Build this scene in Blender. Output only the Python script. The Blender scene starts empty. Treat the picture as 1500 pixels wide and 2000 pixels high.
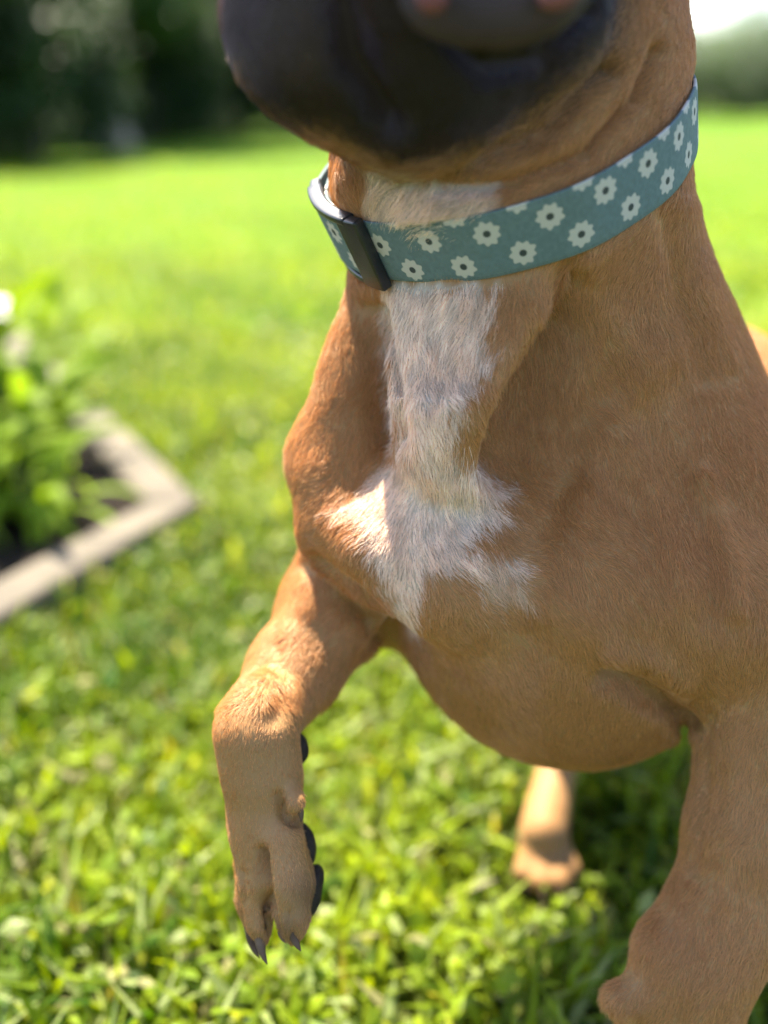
import bpy, math, os
import numpy as np
from mathutils import Vector, Matrix

DEV = ''
SC = bpy.context.scene
COL = SC.collection
rng = np.random.default_rng(7)

# ------------------------------------------------------------------ camera, sky, sun, exposure
CAM_H = 0.47
PITCH = math.radians(21.8)
FPX = 2000.0                      # focal length in pixels of a 1500 x 2000 frame
cam_data = bpy.data.cameras.new('camera')
cam = bpy.data.objects.new('camera', cam_data)
COL.objects.link(cam)
cam.location = (0, 0, CAM_H)
cam.rotation_euler = (math.pi / 2 - PITCH, 0, 0)
cam_data.sensor_fit = 'VERTICAL'
cam_data.sensor_height = 24.0
cam_data.lens = 24.0 * FPX / 2000.0
cam_data.clip_start = 0.01
cam_data.clip_end = 500
cam_data.dof.use_dof = True
cam_data.dof.focus_distance = 0.392
cam_data.dof.aperture_fstop = (cam_data.lens * 0.001) / 0.0125
cam_data.dof.aperture_blades = 0
SC.camera = cam

SUN_EL = math.radians(58)
SUN_AZ = math.radians(-24)        # measured from +Y towards +X
world = bpy.data.worlds.new('World')
SC.world = world
world.use_nodes = True
wn = world.node_tree.nodes
wl = world.node_tree.links
sky = wn.new('ShaderNodeTexSky')
sky.sky_type = 'NISHITA'
sky.sun_disc = False
sky.sun_elevation = SUN_EL
sky.sun_rotation = SUN_AZ
sky.air_density = 1.0
sky.dust_density = 1.6
bg = wn.get('Background') or wn.new('ShaderNodeBackground')
wl.new(sky.outputs[0], bg.inputs[0])
bg.inputs[1].default_value = 0.094
sun_data = bpy.data.lights.new('sun', 'SUN')
sun_data.energy = 5.0
sun_data.angle = math.radians(0.6)
sun_data.color = (1.0, 0.90, 0.72)
sun = bpy.data.objects.new('sun', sun_data)
COL.objects.link(sun)
sdir = Vector((math.sin(SUN_AZ) * math.cos(SUN_EL), math.cos(SUN_AZ) * math.cos(SUN_EL), math.sin(SUN_EL)))
sun.rotation_euler = sdir.to_track_quat('Z', 'Y').to_euler()
sun.location = sdir * 20
SC.view_settings.view_transform = 'Standard'
SC.view_settings.look = 'None'
SC.view_settings.exposure = 2.26
SC.view_settings.gamma = 1.0
SC.view_settings.use_curve_mapping = False
SC.render.engine = 'CYCLES'
SC.cycles.use_denoising = True
SC.cycles.max_bounces = 8
SC.cycles.transparent_max_bounces = 8
SC.cycles.sample_clamp_indirect = 6.0

# ------------------------------------------------------------------ helpers
CP, SP = math.cos(PITCH), math.sin(PITCH)
FWD = np.array([0, CP, -SP]); UPV = np.array([0, SP, CP]); RGT = np.array([1.0, 0, 0])
CAMP = np.array([0, 0, CAM_H])


def P(u, v, d):
    """point of the place seen at photograph position (u, v), d metres along the view axis"""
    return CAMP + d * FWD + (u - 750) / FPX * d * RGT - (v - 1000) / FPX * d * UPV


def ground(u, v, z=0.0):
    r = FWD + (u - 750) / FPX * RGT - (v - 1000) / FPX * UPV
    return CAMP + r * ((z - CAM_H) / r[2])


def project(pts):
    q = pts - CAMP
    d = q @ FWD
    return 750 + FPX * (q @ RGT) / d, 1000 - FPX * (q @ UPV) / d, d


def tag(o, label=None, cat=None, group=None, kind=None):
    if label: o['label'] = label
    if cat: o['category'] = cat
    if group: o['group'] = group
    if kind: o['kind'] = kind
    return o


def empty(name, loc, rz=0.0):
    o = bpy.data.objects.new(name, None)
    COL.objects.link(o)
    o.location = loc
    o.rotation_euler = (0, 0, rz)
    o.empty_display_size = 0.05
    return o


def obj(name, me, mat=None, parent=None):
    o = bpy.data.objects.new(name, me)
    COL.objects.link(o)
    if mat is not None and len(me.materials) == 0:
        me.materials.append(mat)
    if parent is not None:
        o.parent = parent
    return o


def mesh_np(name, verts, faces, smooth=True, col=None, col_name='col'):
    """faces: (n,3) or (n,4) integer array"""
    me = bpy.data.meshes.new(name)
    verts = np.asarray(verts, dtype=np.float32); faces = np.asarray(faces, dtype=np.int32)
    k = faces.shape[1]
    me.vertices.add(len(verts)); me.vertices.foreach_set('co', verts.ravel())
    me.loops.add(faces.size); me.loops.foreach_set('vertex_index', faces.ravel())
    me.polygons.add(len(faces))
    me.polygons.foreach_set('loop_start', np.arange(0, faces.size, k, dtype=np.int32))
    me.polygons.foreach_set('loop_total', np.full(len(faces), k, dtype=np.int32))
    me.polygons.foreach_set('use_smooth', np.full(len(faces), smooth))
    me.update(calc_edges=True)
    if col is not None:
        a = me.color_attributes.new(col_name, 'FLOAT_COLOR', 'POINT')
        c = np.ones((len(verts), 4), dtype=np.float32); c[:, :3] = col
        a.data.foreach_set('color', c.ravel())
    return me


def hash3(i, j, k, seed):
    h = (i * 374761393 + j * 668265263 + k * 2147483647 + seed * 1274126177) & 0xFFFFFFFF
    h = ((h ^ (h >> 13)) * 1274126177) & 0xFFFFFFFF
    return ((h ^ (h >> 16)) & 0xFFFF) / 65535.0


def vnoise(p, scale, seed=0):
    """smooth value noise 0..1 at points p"""
    q = np.asarray(p, dtype=np.float64) * scale
    f = np.floor(q); t = q - f; i = f.astype(np.int64)
    t = t * t * (3 - 2 * t)
    r = 0
    for a in (0, 1):
        for b in (0, 1):
            for c in (0, 1):
                w = (t[:, 0] if a else 1 - t[:, 0]) * (t[:, 1] if b else 1 - t[:, 1]) * (t[:, 2] if c else 1 - t[:, 2])
                r = r + w * hash3(i[:, 0] + a, i[:, 1] + b, i[:, 2] + c, seed)
    return r


def fbm(p, scale, seed=0, n=3):
    s = 0; a = 0.5; tot = 0
    for o in range(n):
        s = s + a * vnoise(p, scale * 2 ** o, seed + o * 17); tot += a; a *= 0.5
    return s / tot


def poly_sd(u, v, poly):
    """signed distance (negative inside) to a closed polygon"""
    poly = np.asarray(poly, float)
    d2 = np.full(u.shape, 1e18); inside = np.zeros(u.shape, bool)
    n = len(poly)
    for i in range(n):
        ax, ay = poly[i]; bx, by = poly[(i + 1) % n]
        ex, ey = bx - ax, by - ay
        t = np.clip(((u - ax) * ex + (v - ay) * ey) / (ex * ex + ey * ey), 0, 1)
        d2 = np.minimum(d2, (u - ax - t * ex) ** 2 + (v - ay - t * ey) ** 2)
        c = (ay > v) != (by > v)
        with np.errstate(divide='ignore', invalid='ignore'):
            x = (bx - ax) * (v - ay) / (by - ay) + ax
        inside ^= c & (u < x)
    d = np.sqrt(d2)
    return np.where(inside, -d, d)


def smooth01(x, a, b):
    t = np.clip((x - a) / (b - a), 0, 1)
    return t * t * (3 - 2 * t)


# ------------------------------------------------------------------ materials
def new_mat(name):
    m = bpy.data.materials.new(name)
    m.use_nodes = True
    nt = m.node_tree
    return m, nt, nt.nodes['Principled BSDF'], nt.nodes['Material Output']


def noise_bump(nt, bsdf, scale, strength, dist=0.001, detail=4, coord='Object', stretch=None):
    tc = nt.nodes.new('ShaderNodeTexCoord')
    nz = nt.nodes.new('ShaderNodeTexNoise'); nz.inputs['Scale'].default_value = scale
    nz.inputs['Detail'].default_value = detail
    if stretch:
        mp = nt.nodes.new('ShaderNodeMapping'); mp.inputs['Scale'].default_value = stretch
        nt.links.new(tc.outputs[coord], mp.inputs[0]); nt.links.new(mp.outputs[0], nz.inputs['Vector'])
    else:
        nt.links.new(tc.outputs[coord], nz.inputs['Vector'])
    b = nt.nodes.new('ShaderNodeBump'); b.inputs['Strength'].default_value = strength
    b.inputs['Distance'].default_value = dist
    nt.links.new(nz.outputs['Fac'], b.inputs['Height'])
    nt.links.new(b.outputs[0], bsdf.inputs['Normal'])
    return nz


def simple_mat(name, col, rough=0.6, spec=0.5, col2=None, scale=20, bump=0.0, bump_scale=200, bump_dist=0.001):
    m, nt, b, out = new_mat(name)
    b.inputs['Base Color'].default_value = (*col, 1)
    b.inputs['Roughness'].default_value = rough
    b.inputs['Specular IOR Level'].default_value = spec
    if col2:
        tc = nt.nodes.new('ShaderNodeTexCoord')
        nz = nt.nodes.new('ShaderNodeTexNoise'); nz.inputs['Scale'].default_value = scale; nz.inputs['Detail'].default_value = 6
        rp = nt.nodes.new('ShaderNodeValToRGB')
        rp.color_ramp.elements[0].position = 0.3; rp.color_ramp.elements[1].position = 0.7
        rp.color_ramp.elements[0].color = (*col, 1); rp.color_ramp.elements[1].color = (*col2, 1)
        nt.links.new(tc.outputs['Object'], nz.inputs['Vector'])
        nt.links.new(nz.outputs['Fac'], rp.inputs[0]); nt.links.new(rp.outputs[0], b.inputs['Base Color'])
    if bump:
        noise_bump(nt, b, bump_scale, bump, bump_dist)
    return m


def attr_mat(name, rough=0.6, spec=0.3, bump=None, transl=0.0, sheen=0.0):
    m, nt, b, out = new_mat(name)
    at = nt.nodes.new('ShaderNodeAttribute'); at.attribute_name = 'col'
    nt.links.new(at.outputs['Color'], b.inputs['Base Color'])
    b.inputs['Roughness'].default_value = rough
    b.inputs['Specular IOR Level'].default_value = spec
    if sheen:
        b.inputs['Sheen Weight'].default_value = sheen
        b.inputs['Sheen Roughness'].default_value = 0.5
    if bump:
        noise_bump(nt, b, *bump)
    if transl:
        tr = nt.nodes.new('ShaderNodeBsdfTranslucent')
        hs = nt.nodes.new('ShaderNodeMix'); hs.data_type = 'RGBA'; hs.blend_type = 'MULTIPLY'
        hs.inputs[0].default_value = 1.0
        hs.inputs[7].default_value = (*TR_TINT, 1)
        nt.links.new(at.outputs['Color'], hs.inputs[6])
        nt.links.new(hs.outputs[2], tr.inputs['Color'])
        mx = nt.nodes.new('ShaderNodeMixShader'); mx.inputs[0].default_value = transl
        nt.links.new(b.outputs[0], mx.inputs[1]); nt.links.new(tr.outputs[0], mx.inputs[2])
        nt.links.new(mx.outputs[0], out.inputs['Surface'])
    return m


# ------------------------------------------------------------------ signed distance sculpting
PRIMS = []      # (kind, params, k, mode)


def cone(p1, r1, p2, r2, k=0.012, mode='add'):
    """tapered limb between (u,v,d) points; radii in photograph pixels at their own distance"""
    a, b = P(*p1), P(*p2)
    PRIMS.append(('cone', (a, b, r1 * p1[2] / FPX, r2 * p2[2] / FPX), k, mode))


def coneW(a, ra, b, rb, k=0.012, mode='add'):
    PRIMS.append(('cone', (np.array(a, float), np.array(b, float), ra, rb), k, mode))


def ball(p, r, k=0.012, mode='add', rot=0.0):
    """ellipsoid; r = (across, up, along view) in pixels; rot turns it in the view plane"""
    c = P(*p); s = p[2] / FPX
    if np.isscalar(r): r = (r, r, r)
    cr, sr = math.cos(rot), math.sin(rot)
    X = cr * RGT + sr * UPV; Y = -sr * RGT + cr * UPV
    PRIMS.append(('ball', (c, np.array(r) * s, np.stack([X, Y, FWD])), k, mode))


def chain(pts, k=0.012, mode='add'):
    for (a, b) in zip(pts[:-1], pts[1:]):
        cone(a[:3], a[3], b[:3], b[3], k, mode)


def sd_eval(kind, pr, X, Y, Z):
    if kind == 'cone':
        a, b, r1, r2 = pr
        ba = b - a
        l2 = ba @ ba; rr = r1 - r2; a2 = l2 - rr * rr; il2 = 1.0 / l2
        px, py, pz = X - a[0], Y - a[1], Z - a[2]
        y = px * ba[0] + py * ba[1] + pz * ba[2]
        z = y - l2
        vx, vy, vz = px * l2 - ba[0] * y, py * l2 - ba[1] * y, pz * l2 - ba[2] * y
        x2 = vx * vx + vy * vy + vz * vz
        y2 = y * y * l2; z2 = z * z * l2
        kk = np.sign(rr) * rr * rr * x2
        c1 = np.sign(z) * a2 * z2 > kk
        c2 = np.sign(y) * a2 * y2 < kk
        d = (np.sqrt(x2 * a2 * il2) + y * rr) * il2 - r1
        d = np.where(c2, np.sqrt(x2 + y2) * il2 - r1, d)
        d = np.where(c1, np.sqrt(x2 + z2) * il2 - r2, d)
        return d
    c, r, R = pr
    px, py, pz = X - c[0], Y - c[1], Z - c[2]
    q = [px * R[i][0] + py * R[i][1] + pz * R[i][2] for i in range(3)]
    k0 = np.sqrt(sum((q[i] / r[i]) ** 2 for i in range(3)))
    k1 = np.sqrt(sum((q[i] / r[i] ** 2) ** 2 for i in range(3))) + 1e-9
    return k0 * (k0 - 1.0) / k1


def prim_bounds(kind, pr):
    if kind == 'cone':
        a, b, r1, r2 = pr
        return np.minimum(a - r1, b - r2), np.maximum(a + r1, b + r2)
    c, r, R = pr
    m = r.max()
    return c - m, c + m


def sculpt(prims, vox, lo=None, hi=None, disp=None):
    bl = np.array([prim_bounds(k, p)[0] for k, p, _, _ in prims]); bh = np.array([prim_bounds(k, p)[1] for k, p, _, _ in prims])
    lo = bl.min(0) - 3 * vox if lo is None else lo
    hi = bh.max(0) + 3 * vox if hi is None else hi
    n = np.ceil((hi - lo) / vox).astype(int) + 1
    ax = [(lo[i] + vox * np.arange(n[i])).astype(np.float32) for i in range(3)]
    D = np.full(n, 0.05, dtype=np.float32)
    for kind, pr, k, mode in prims:
        b0, b1 = prim_bounds(kind, pr)
        m = k * 1.3 + 3 * vox
        i0 = np.clip(np.floor((b0 - m - lo) / vox).astype(int), 0, n); i1 = np.clip(np.ceil((b1 + m - lo) / vox).astype(int) + 1, 0, n)
        if (i1 <= i0).any(): continue
        s = tuple(slice(i0[j], i1[j]) for j in range(3))
        X = ax[0][s[0]][:, None, None]; Y = ax[1][s[1]][None, :, None]; Z = ax[2][s[2]][None, None, :]
        d = sd_eval(kind, pr, X, Y, Z).astype(np.float32)
        cur = D[s]
        if mode == 'add':
            h = np.clip(0.5 + 0.5 * (cur - d) / k, 0, 1)
            D[s] = cur * (1 - h) + d * h - k * h * (1 - h)
        else:
            h = np.clip(0.5 - 0.5 * (cur + d) / k, 0, 1)
            D[s] = cur * (1 - h) - d * h + k * h * (1 - h)
    # surface nets
    neg = D < 0
    cnt = sum(neg[a:n[0] - 1 + a, b:n[1] - 1 + b, c:n[2] - 1 + c].astype(np.int8) for a in (0, 1) for b in (0, 1) for c in (0, 1))
    cells = np.argwhere((cnt > 0) & (cnt < 8))
    del cnt
    acc = np.zeros((len(cells), 3)); w = np.zeros(len(cells))
    cor = {}
    for a in (0, 1):
        for b in (0, 1):
            for c in (0, 1):
                cor[(a, b, c)] = D[cells[:, 0] + a, cells[:, 1] + b, cells[:, 2] + c].astype(np.float64)
    for p, v0 in cor.items():
        for j in range(3):
            if p[j] == 0:
                q = list(p); q[j] = 1; q = tuple(q); v1 = cor[q]
                x = (v0 < 0) != (v1 < 0)
                t = np.where(x, v0 / np.where(x, v0 - v1, 1), 0)
                pos = np.tile(np.array(p, float), (len(cells), 1)); pos[:, j] += t
                acc += np.where(x[:, None], pos, 0); w += x
    V = lo + (cells + acc / w[:, None]) * vox
    idx = np.full(n - 1, -1, dtype=np.int32); idx[tuple(cells.T)] = np.arange(len(cells))
    F = []
    for j in range(3):
        o = [0, 0, 0]; o[j] = 1
        s0 = tuple(slice(0, n[i] - o[i]) for i in range(3)); s1 = tuple(slice(o[i], n[i]) for i in range(3))
        e = np.argwhere(neg[s0] != neg[s1])
        a, b = [i for i in range(3) if i != j]
        e = e[(e[:, a] > 0) & (e[:, b] > 0) & (e[:, a] < n[a] - 1) & (e[:, b] < n[b] - 1)]
        fl = neg[tuple(e.T)]
        def g(da, db):
            q = e.copy(); q[:, a] += da; q[:, b] += db
            return idx[tuple(q.T)]
        f = np.stack([g(-1, -1), g(0, -1), g(0, 0), g(-1, 0)], 1)
        flip = fl if j != 1 else ~fl
        f[~flip] = f[~flip][:, ::-1]
        F.append(f)
    F = np.concatenate(F)
    F = F[(F >= 0).all(1)]
    return V, F, (D, lo, vox)


def grad_normals(V, F):
    fn = np.cross(V[F[:, 2]] - V[F[:, 0]], V[F[:, 3]] - V[F[:, 1]])
    N = np.zeros_like(V)
    for i in range(4): np.add.at(N, F[:, i], fn)
    return N / (np.linalg.norm(N, axis=1, keepdims=True) + 1e-12)


def laplace(V, F, it=2, f=0.5):
    n = len(V)
    deg = np.zeros(n)
    for i in range(4): deg += np.bincount(F[:, i], minlength=n) * 2
    for _ in range(it):
        S = np.zeros_like(V)
        for i in range(4):
            for j in ((i + 1) % 4, (i + 3) % 4):
                for c in range(3):
                    S[:, c] += np.bincount(F[:, i], weights=V[F[:, j], c], minlength=n)
        V = V + f * (S / np.maximum(deg, 1)[:, None] - V)
    return V


# ------------------------------------------------------------------ the dog: body sculpted as one continuous surface
ribs = P(1110, 1130, .48)
hips = np.array([.19, .78, .30])
coneW(ribs + np.array([.02, .03, .01]), .080, hips, .068, .05)
ball((1330, 900, .60), (280, 270, 300), .03)
coneW((.060, .50, .265), .078, (.155, .68, .30), .055, .03)
ball((1112, 1130, .492), (345, 362, 380), .02)                 # rib cage and sternum
ball((890, 1010, .425), (150, 170, 100), .02)                  # front of the breastbone
# neck
cone((985, 330, .42), 330, (950, 760, .455), 225, .015)
cone((950, 760, .455), 215, (1000, 950, .455), 190, .02)
cone((1076, 430, .432), 243, (1246, 760, .46), 222, .02)      # left side of the neck into the shoulder
cone((868, 560, .382), 122, (860, 850, .404), 84, .018)        # throat ridge
cone((985, 560, .380), 110, (915, 900, .402), 62, .016)
# shoulders
ball((1280, 960, .455), (270, 260, 235), .018)
ball((1420, 1050, .455), (230, 250, 230), .02)
ball((718, 775, .440), (106, 285, 66), .010, rot=-.227)        # flat right shoulder
ball((690, 905, .446), (132, 120, 66), .012)
ball((688, 1030, .438), (106, 106, 62), .010)
cone((780, 700, .48), 60, (740, 970, .49), 95, .02)
cone((650, 1040, .44), 52, (745, 1085, .430), 84, .006)
cone((760, 1060, .435), 95, (900, 1130, .425), 125, .018)
cone((1130, 1120, .418), 135, (1400, 1180, .425), 182, .012)    # left breast muscle
# standing foreleg
chain([(1475, 1180, .43, 175), (1492, 1420, .43, 122), (1455, 1620, .43, 108), (1408, 1800, .43, 104)], .007)
chain([(1405, 1800, .43, 108), (1365, 1870, .43, 108), (1325, 2000, .437, 110), (1290, 2190, .455, 100)], .008)
cone((1300, 1860, .425), 58, (1290, 1920, .425), 55, .010)
cone((1265, 1935, .424), 40, (1208, 1950, .42), 33, .006)      # dewclaw
fx, fy = P(1290, 2200, .455)[:2]
for i, (dx, dy) in enumerate([(-.026, -.020), (-.010, -.032), (.010, -.033), (.027, -.022)]):
    coneW((fx + dx * .6, fy + dy * .2, .030), .014, (fx + dx, fy + dy, .016), .012, .006)
coneW((fx, fy, .04), .022, (fx, fy + .005, .016), .017, .01)
# raised foreleg
chain([(720, 960, .49, 110), (790, 1120, .52, 118)], .02)
chain([(800, 1100, .53, 112), (646, 1206, .490, 94)], .010)
chain([(646, 1206, .490, 94), (574, 1312, .455, 75), (504, 1412, .430, 74)], .010)
ball((637, 1226, .458), (78, 225, 46), .010, rot=-.66)
cone((694, 1010, .462), 88, (662, 1140, .478), 86, .018)
chain([(700, 1172, .49, 70), (608, 1315, .462, 38), (538, 1420, .440, 32)], .010)   # tendon side of the forearm
chain([(515, 1370, .425, 56), (498, 1430, .418, 72), (510, 1510, .420, 72)], .008)
chain([(510, 1510, .420, 72), (517, 1610, .421, 66), (528, 1690, .420, 60)], .008)
cone((536, 1470, .424), 32, (538, 1560, .422), 38, .006)
cone((552, 1530, .416), 24, (575, 1567, .407), 23, .003)       # dewclaw lump
chain([(503, 1640, .417, 44), (499, 1720, .415, 36), (506, 1800, .414, 28), (512, 1832, .414, 19)], .0035)
chain([(548, 1640, .411, 46), (561, 1722, .407, 44), (570, 1792, .406, 33), (573, 1826, .406, 20)], .0035)
chain([(570, 1650, .424, 34), (590, 1725, .422, 32), (588, 1785, .422, 23)], .0035)
chain([(488, 1680, .430, 34), (484, 1760, .430, 24), (492, 1828, .429, 14)], .0035)
# hind legs
for s, (X0, sg) in enumerate([(.104, 1), (.285, -1)]):
    def H(x, y, z): return (X0 + sg * x, y, z)
    coneW(H(.060, .74, .27), .055, H(.02, .655, .19), .043, .03)
    coneW(H(.03, .655, .19), .038, H(.026, .66, .115), .018, .015)
    coneW(H(.026, .66, .115), .016, H(.020, .605, .055), .0120, .01)
    coneW(H(.020, .605, .055), .0120, H(.0, .540, .030), .0160, .01)
    for dx, dy in [(-.0135, -.012), (-.0045, -.020), (.0065, -.020), (.0155, -.010)]:
        coneW(H(dx * .6, .535, .022), .0085, H(dx, .535 + dy, .0125), .0080, .004)
coneW((.19, .83, .33), .018, (.21, .90, .16), .008, .02)       # tail
# head: jaw, hanging lips, muzzle, skull
cone((985, 330, .42), 326, (980, -40, .43), 322, .01)
cone((1060, 90, .395), 258, (1010, -200, .40), 290, .02)
ball((830, 100, .34), (205, 222, 200), .012)
ball((1010, 20, .335), (190, 170, 170), .010)
ball((614, 18, .325), (172, 186, 190), .012)
cone((700, 60, .345), 190, (760, -200, .36), 220, .03)
cone((800, -60, .32), 190, (720, -330, .275), 150, .03)
ball((1010, -330, .41), (330, 300, 330), .04)
cone((715, 352, .388), 62, (990, 335, .366), 46, .008)         # folds of skin under the jaw
cone((990, 335, .366), 46, (1180, 245, .374), 50, .008)
cone((1180, 245, .374), 50, (1290, 110, .395), 52, .008)
cone((860, 392, .368), 28, (1080, 345, .368), 26, .004)
cone((1080, 345, .368), 26, (1230, 238, .380), 26, .004)
coneW(P(1210, -420, .45), .030, P(1330, -250, .45), .018, .02) # ears
coneW(P(1330, -250, .45), .018, P(1370, -120, .43), .007, .01)
coneW(P(800, -520, .45), .030, P(640, -480, .47), .018, .02)
coneW(P(640, -480, .47), .018, P(560, -380, .46), .007, .01)

cc = P(992, 312, .42)
ray = (cc - CAMP) / np.linalg.norm(cc - CAMP)
xr = RGT - (RGT @ ray) * ray; xr /= np.linalg.norm(xr)
yr = np.cross(xr, ray)
if yr[2] < 0: yr = -yr
th = math.radians(16.5); tl = math.radians(21.5)
E1 = math.cos(th) * xr + math.sin(th) * yr
up0 = -math.sin(th) * xr + math.cos(th) * yr
NN = math.cos(tl) * up0 - math.sin(tl) * ray
E2 = -math.cos(tl) * ray - math.sin(tl) * up0        # towards the viewer
RC = 346 * .42 / FPX + .0016
BW = .0262


vox = 0.0042 if 'coarse' in DEV else 0.0018
V, F, DF = sculpt(PRIMS, vox, lo=np.array([-.20, .20, -.01]), hi=np.array([.42, .95, .80]))
V = laplace(V, F, 3, 0.5)
# the collar cinches the neck
for _ in range(1):
    q = V - cc
    t_ = q @ NN
    e = np.stack([q @ E1, q @ E2], 1); rad_ = np.linalg.norm(e, axis=1)
    over = np.maximum(np.abs(t_) - BW * .52, 0)
    rmax = RC - .0022 + t_ * .10 + over * np.where(t_ > 0, 1.6, 1.1)
    near = (np.abs(t_) < BW * 1.6) & (rad_ < RC + .045) & (rad_ > 1e-4)
    f_ = np.where(near & (rad_ > rmax), rmax / np.maximum(rad_, 1e-6), 1.0)
    V = V + (E1[None] * (e[:, :1] * (f_ - 1)[:, None]) + E2[None] * (e[:, 1:] * (f_ - 1)[:, None]))
STROKES = [  # sculpting strokes on the front of the body: picture line, width in pixels, millimetres (minus = groove)
    ([(1115, 560), (1098, 640), (1050, 730), (1005, 830), (985, 920)], 40, -20), ([(1112, 575), (1096, 650), (1052, 740), (1008, 840), (992, 900)], 16, -5),
    ([(722, 600), (738, 700), (750, 780), (758, 840)], 30, -14), ([(622, 920), (645, 1000), (690, 1070)], 45, 3),
    ([(905, 590), (880, 700), (860, 850)], 45, 2.5), ([(1260, 700), (1180, 820), (1140, 960)], 75, 8), ([(1040, 600), (985, 720), (945, 830)], 26, 3),
    ([(612, 1106), (665, 1142), (720, 1200), (742, 1240)], 22, -7),
    ([(1230, 880), (1285, 1000), (1335, 1140)], 40, 3.0), ([(1190, 900), (1240, 1020), (1290, 1140)], 34, -1),
    ([(1370, 930), (1415, 1060), (1440, 1180)], 26, 4), ([(1330, 930), (1375, 1070), (1395, 1200)], 30, -1.2),
    ([(1180, 1318), (1240, 1340), (1300, 1375), (1345, 1420)], 18, -8), ([(1200, 1268), (1270, 1285), (1340, 1330)], 26, 4),
    ([(1120, 900), (1080, 980), (1040, 1050)], 40, -2.5), ([(960, 1080), (1060, 1180), (1180, 1240)], 50, 3.5),
    ([(552, 1270), (540, 1340), (536, 1400)], 20, -2), ([(600, 1190), (560, 1280), (520, 1370)], 24, 1.5),
    ([(512, 1660), (520, 1740), (532, 1800), (537, 1824)], 8, -8), ([(545, 1552), (552, 1588), (568, 1606), (590, 1608)], 7, -5),
    ([(473, 1700), (478, 1760)], 5, -2), ([(565, 1780), (572, 1830)], 5, -2),
    ([(1385, 1400), (1375, 1560), (1355, 1700)], 14, -2.5), ([(1430, 1400), (1440, 1560), (1425, 1750)], 26, 2.0),
    ([(655, -40), (690, 120), (760, 240)], 30, -8), ([(850, -40), (880, 60), (960, 130), (1060, 120), (1150, 20)], 18, -5),
    ([(860, 372), (1010, 352), (1150, 292), (1250, 190), (1290, 90)], 13, -7), ([(800, 352), (960, 308), (1090, 240), (1200, 130)], 18, -6),
    ([(1150, 560), (1230, 700), (1290, 820)], 40, 2), ([(1340, 400), (1370, 560), (1420, 700)], 24, 2.2), ([(1300, 420), (1330, 600), (1370, 740)], 20, -2),
]
V = laplace(V, F, 1, .5)
Nrm = grad_normals(V, F)
sgn = 1.0
if Nrm[:, 2][V[:, 2] > np.percentile(V[:, 2], 99.5)].mean() < 0: sgn = -1.0
us, vs_, ds = project(V)
facing = smooth01(-(Nrm * sgn) @ FWD, .0, .35) * (ds < .56)
for line, wd, mm in STROKES:
    d2 = np.full(len(V), 1e12)
    for (a, b_), (c, e_) in zip(line[:-1], line[1:]):
        ex, ey = c - a, e_ - b_
        t = np.clip(((us - a) * ex + (vs_ - b_) * ey) / (ex * ex + ey * ey), 0, 1)
        d2 = np.minimum(d2, (us - a - t * ex) ** 2 + (vs_ - b_ - t * ey) ** 2)
    ends = 1.0
    V = V + Nrm * sgn * (np.exp(-d2 / (wd * wd)) * facing * mm * .001)[:, None]
V = laplace(V, F, 1, .5)
Nrm = grad_normals(V, F)
if Nrm[:, 2][V[:, 2] > np.percentile(V[:, 2], 99.5)].mean() < 0:
    F = F[:, ::-1]; Nrm = -Nrm
# slight unevenness of the skin: soft lumps, small creases on the neck side
lump = fbm(V, 38, 3, 3) - 0.5
V = V + Nrm * (lump * 0.0022)[:, None]

BLAZE = [(742, 555), (752, 640), (756, 720), (768, 800), (779, 890), (742, 925), (700, 965), (648, 995), (702, 1022),
         (728, 1080), (742, 1140), (764, 1190), (792, 1245), (812, 1222), (814, 1180), (834, 1118), (890, 1118), (935, 1140),
         (965, 1205), (978, 1168), (1032, 1178), (1005, 1135), (1026, 1104), (955, 1085), (915, 1062), (935, 1030), (1000, 1008), (975, 985), (995, 955), (955, 930),
         (905, 900), (885, 850), (905, 780), (935, 745), (958, 700), (966, 640), (970, 555)]
BLAZE2 = [(715, 330), (820, 345), (980, 350), (985, 385), (960, 470), (700, 470)]
MASK = [(300, -900), (300, 60), (440, 130), (478, 205), (560, 250), (640, 262), (700, 312), (780, 345), (850, 335), (960, 290), (1080, 215),
        (1165, 140), (1200, 60), (1225, -60), (1150, -300), (1000, -900)]


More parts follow.
